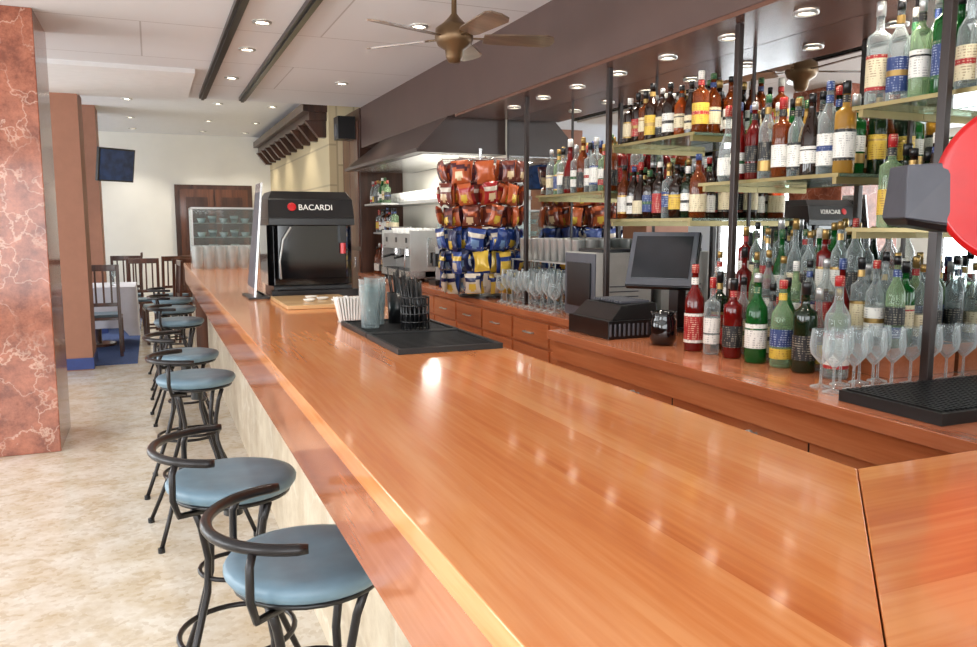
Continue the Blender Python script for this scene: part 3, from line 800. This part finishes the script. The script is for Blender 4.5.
# ------------------------------------------------------------------ till
s = MB([M['grey'], M['black'], M['screen'], M['lgrey']])
s.cyl((2.53, 3.48, .9505), .1, .02, 1, 20); s.box(2.51, 2.56, 3.44, 3.52, .965, 1.26, 1)
s.X = Matrix.Translation((2.45, 3.50, 1.325)) @ Matrix.Rotation(math.radians(-50), 4, 'Z') @ Matrix.Rotation(math.radians(-26), 4, 'X')
s.box(-.18, .18, -.0, .04, -.155, .155, 1); s.box(-.175, .175, -.012, 0, -.15, .15, 0); s.box(-.15, .15, -.016, -.012, -.115, .125, 2)
s.X = Matrix.Identity(4)
s.obj('till_monitor', bevel=.003)
s = MB([M['black'], M['grey'], M['lgrey']])
s.box(2.01, 2.31, 3.30, 3.70, .9505, 1.04, 0)
s.hexa([(2.03, 3.31, 1.04), (2.30, 3.31, 1.04), (2.30, 3.69, 1.04), (2.03, 3.69, 1.04), (2.10, 3.33, 1.11), (2.30, 3.33, 1.12), (2.30, 3.68, 1.12), (2.10, 3.68, 1.11)], 0)
for k in range(11): s.box(2.12, 2.29, 3.375+k*.025, 3.387+k*.025, 1.115, 1.128, 1)
for k in range(11): s.box(2.015+k*.026, 2.027+k*.026, 3.295, 3.301, .965, 1.025, 1)
s.obj('receipt_printer', bevel=.004)
s = MB([M['lgrey'], M['black'], M['grey']])
s.box(2.36, 2.74, 4.02, 4.38, .9505, 1.34, 0); s.box(2.35, 2.36, 4.02, 4.38, .96, 1.335, 2)
s.box(2.34, 2.35, 4.06, 4.34, 1.02, 1.28, 1)
s.box(2.42, 2.7, 4.06, 4.34, 1.34, 1.36, 1)
for k in range(4): s.box(2.45, 2.65, 4.015, 4.02, 1.05+k*.03, 1.056+k*.03, 2)
s.obj('countertop_ice_maker', bevel=.004)
s = MB([M['dark_wood'], M['gloss_black']])
s.lathe([(0, 0), (.05, 0), (.062, .03), (.062, .11), (.052, .13), (.06, .155), (.055, .155), (.047, .13), (.05, .03), (0, .03)], (2.17, 3.08, .9505), 1, 24)
s.obj('ice_pot')

# ------------------------------------------------------------------ right foreground
s = MB([M['rubber'], M['black']])
s.box(1.98, 2.7, 1.50, 1.86, .9505, .985, 0)
for i in range(34):
    s.box(1.995+i*.0208, 2.003+i*.0208, 1.515, 1.845, .985, .991, 1)
for j in range(14): s.box(1.995, 2.69, 1.52+j*.024, 1.525+j*.024, .985, .990, 1)
s.obj('drip_tray')
s = MB([M['grey'], M['red'], M['black'], M['satin'], M['white']])
s.box(2.12, 2.26, 1.30, 1.44, .9505, .98, 2)
s.cyl((2.19, 1.37, .98), .035, .45, 3, 16)
s.X = Matrix.Translation((2.14, 1.415, 1.61)) @ Matrix.Rotation(math.radians(-60), 4, 'Z') @ Matrix.Rotation(PI/2, 4, 'X')
s.lathe([(0, -.07), (.20, -.07), (.22, -.055), (.225, 0), (.22, .05), (.205, .06), (.19, .055), (0, .055)], (0, 0, 0), 1, 56)
s.X = Matrix.Identity(4)
D = lambda q: [(x-.03, y+.07, z) for x, y, z in q]
s.hexa(D([(1.93, 1.52, 1.52), (2.05, 1.46, 1.50), (2.12, 1.58, 1.50), (2.0, 1.66, 1.52), (1.95, 1.54, 1.665), (2.06, 1.46, 1.67), (2.13, 1.58, 1.67), (2.01, 1.65, 1.665)]), 0)
s.hexa(D([(1.95, 1.53, 1.50), (2.05, 1.47, 1.48), (2.11, 1.57, 1.48), (2.0, 1.64, 1.50), (1.93, 1.52, 1.52), (2.05, 1.46, 1.50), (2.12, 1.58, 1.50), (2.0, 1.66, 1.52)]), 2)
s.obj('drink_dispenser', bevel=.004)

# ------------------------------------------------------------------ dining area
def chair(x, y, rz):
    s = MB([M['chair_wood'], M['vinyl']])
    for sx in (-1, 1):
        s.box(sx*.19-.018, sx*.19+.018, .17, .206, 0, .44, 0)
        s.hexa([(sx*.19-.018, -.2, 0), (sx*.19+.018, -.2, 0), (sx*.19+.018, -.165, 0), (sx*.19-.018, -.165, 0),
                (sx*.19-.018, -.26, 1.05), (sx*.19+.018, -.26, 1.05), (sx*.19+.018, -.23, 1.05), (sx*.19-.018, -.23, 1.05)], 0)
        s.box(sx*.19-.01, sx*.19+.01, -.17, .17, .2, .225, 0)
    s.box(-.21, .21, -.2, .21, .42, .45, 0); s.box(-.19, .19, -.17, .2, .45, .48, 1)
    s.box(-.172, .172, -.262, -.232, .98, 1.05, 0); s.box(-.172, .172, -.235, -.21, .58, .62, 0)
    for k in range(4):
        xx = -.12+k*.08; s.hexa([(xx-.01, -.23, .62), (xx+.01, -.23, .62), (xx+.01, -.215, .62), (xx-.01, -.215, .62), (xx-.01, -.253, .98), (xx+.01, -.253, .98), (xx+.01, -.24, .98), (xx-.01, -.24, .98)], 0)
    s.obj('dining_chair', (x, y, 0.012 if x < -.25 else 0), rz, bevel=.003)
def table(x, y, w=.8):
    s = MB([M['cloth'], M['chair_wood'], M['clear']])
    h = w/2
    s.cyl((0, 0, 0), .2, .03, 1, 20); s.cyl((0, 0, .03), .035, .69, 1, 12)
    s.box(-h, h, -h, h, .72, .745, 1)
    s.box(-h-.005, h+.005, -h-.005, h+.005, .745, .752, 0)
    n = 10
    pts = []
    for k in range(4):
        for i in range(n):
            u = -1+2*i/n; q = [(u, -1), (1, u), (-u, 1), (-1, -u)][k]
            pts.append((q, (k*n+i)))
    top = [(q[0]*(h+.006), q[1]*(h+.006), .75) for q, _ in pts]
    bot = [(q[0]*(h+.02+.02*math.sin(i*1.9)), q[1]*(h+.02+.02*math.sin(i*1.9)), .26-(.1 if abs(abs(q[0])-abs(q[1])) < .25 else 0)) for q, i in pts]
    N_ = len(pts)
    s.add(top+bot, [(i, (i+1) % N_, N_+(i+1) % N_, N_+i) for i in range(N_)], 0, True)
    for gx, gy in ((.2, .2), (-.2, -.2), (.2, -.2)): s.lathe([(.03, 0), (.004, .01), (.004, .08), (.035, .12), (.03, .18)], (gx, gy, .7525), 2, 12)
    s.obj('dining_table', (x, y, .012))
table(-.66, 11.0, .9); table(-1.1, 13.8); table(-2.6, 10.6)
chair(-.56, 10.15, 0); chair(.08, 11.1, PI/2+.1); chair(-.35, 13.0, 0); chair(-1.5, 11.0, -PI/2); chair(.40, 11.9, .2); chair(.25, 12.9, .3); chair(-.4, 14.2, PI/2); chair(-.15, 12.2, .1)
s = MB([M['black'], M['tvscreen']])
s.X = Matrix.Translation((-.38, 12.0, 2.30)) @ Matrix.Rotation(math.radians(38), 4, 'Z') @ Matrix.Rotation(math.radians(10), 4, 'X')
s.box(-.27, .27, 0, .05, -.22, .22, 0); s.box(-.25, .25, -.005, 0, -.2, .2, 1)
s.X = Matrix.Identity(4)
s.tube([(-.40, 12.05, 2.28), (-.42, 12.3, 2.3), (-.62, 12.4, 2.3)], .02, 0, 8)
s.obj('wall_television')
s = MB([M['satin'], M['case_glass'], M['white'], M['door_wood'], M['lgrey']])
x0, x1, y0, y1 = .42, 1.16, 9.5, 10.1
s.box(x0, x1, y0, y1, 0, 1.20, 3); s.box(x0, x1, y0, y1, 1.68, 1.70, 0)
for xx in (x0, x1-.015):
    for yy in (y0, y1-.015): s.box(xx, xx+.015, yy, yy+.015, 1.20, 1.68, 0)
s.box(x0+.02, x1-.02, y0+.005, y0+.01, 1.20, 1.68, 1)
s.box(x0+.005, x0+.01, y0+.02, y1-.02, 1.20, 1.68, 1); s.box(x1-.01, x1-.005, y0+.02, y1-.02, 1.20, 1.68, 1)
for zz in (1.36, 1.52): s.box(x0+.02, x1-.02, y0+.03, y1-.03, zz, zz+.008, 4)
for zz in (1.201, 1.369, 1.529):
    for k in range(5): s.lathe([(0, 0), (.03, 0), (.05, .05+.03*(k % 2)), (.045, .05), (0, .01)], (x0+.12+k*.12, 9.8, zz), 2, 12)
s.obj('glass_display_case')

# ------------------------------------------------------------------ lights
def area(name, loc, rot, sx, sy, e, col=(1, 1, 1)):
    l = bpy.data.lights.new(name, 'AREA'); l.shape = 'RECTANGLE'; l.size = sx; l.size_y = sy; l.energy = e; l.color = col
    o = bpy.data.objects.new(name, l); S.collection.objects.link(o); o.location = loc; o.rotation_euler = rot
for a, b_ in wins:
    area('window_area_light', (XL-.16, (a+b_)/2, 1.475), (0, -PI/2, 0), 2.15, b_-a, 165, (.95, .98, 1))
area('window_area_light', (-.6, YB-.16, 1.4), (PI/2, 0, 0), 4.8, 2.2, 195, (.95, .98, 1))  # added fill from behind the camera, lights the bottle fronts
area('added_hood_fill', (2.4, 7.5, 2.07), (0, 0, 0), .2, 1.6, 20, (1, .97, .9))  # added fill under the hood, brightens the espresso area
W = bpy.data.worlds.new('world'); S.world = W; W.use_nodes = True
W.node_tree.nodes['Background'].inputs[0].default_value = (.9, .95, 1, 1); W.node_tree.nodes['Background'].inputs[1].default_value = 1.0
print('DONE', len(bpy.data.objects))
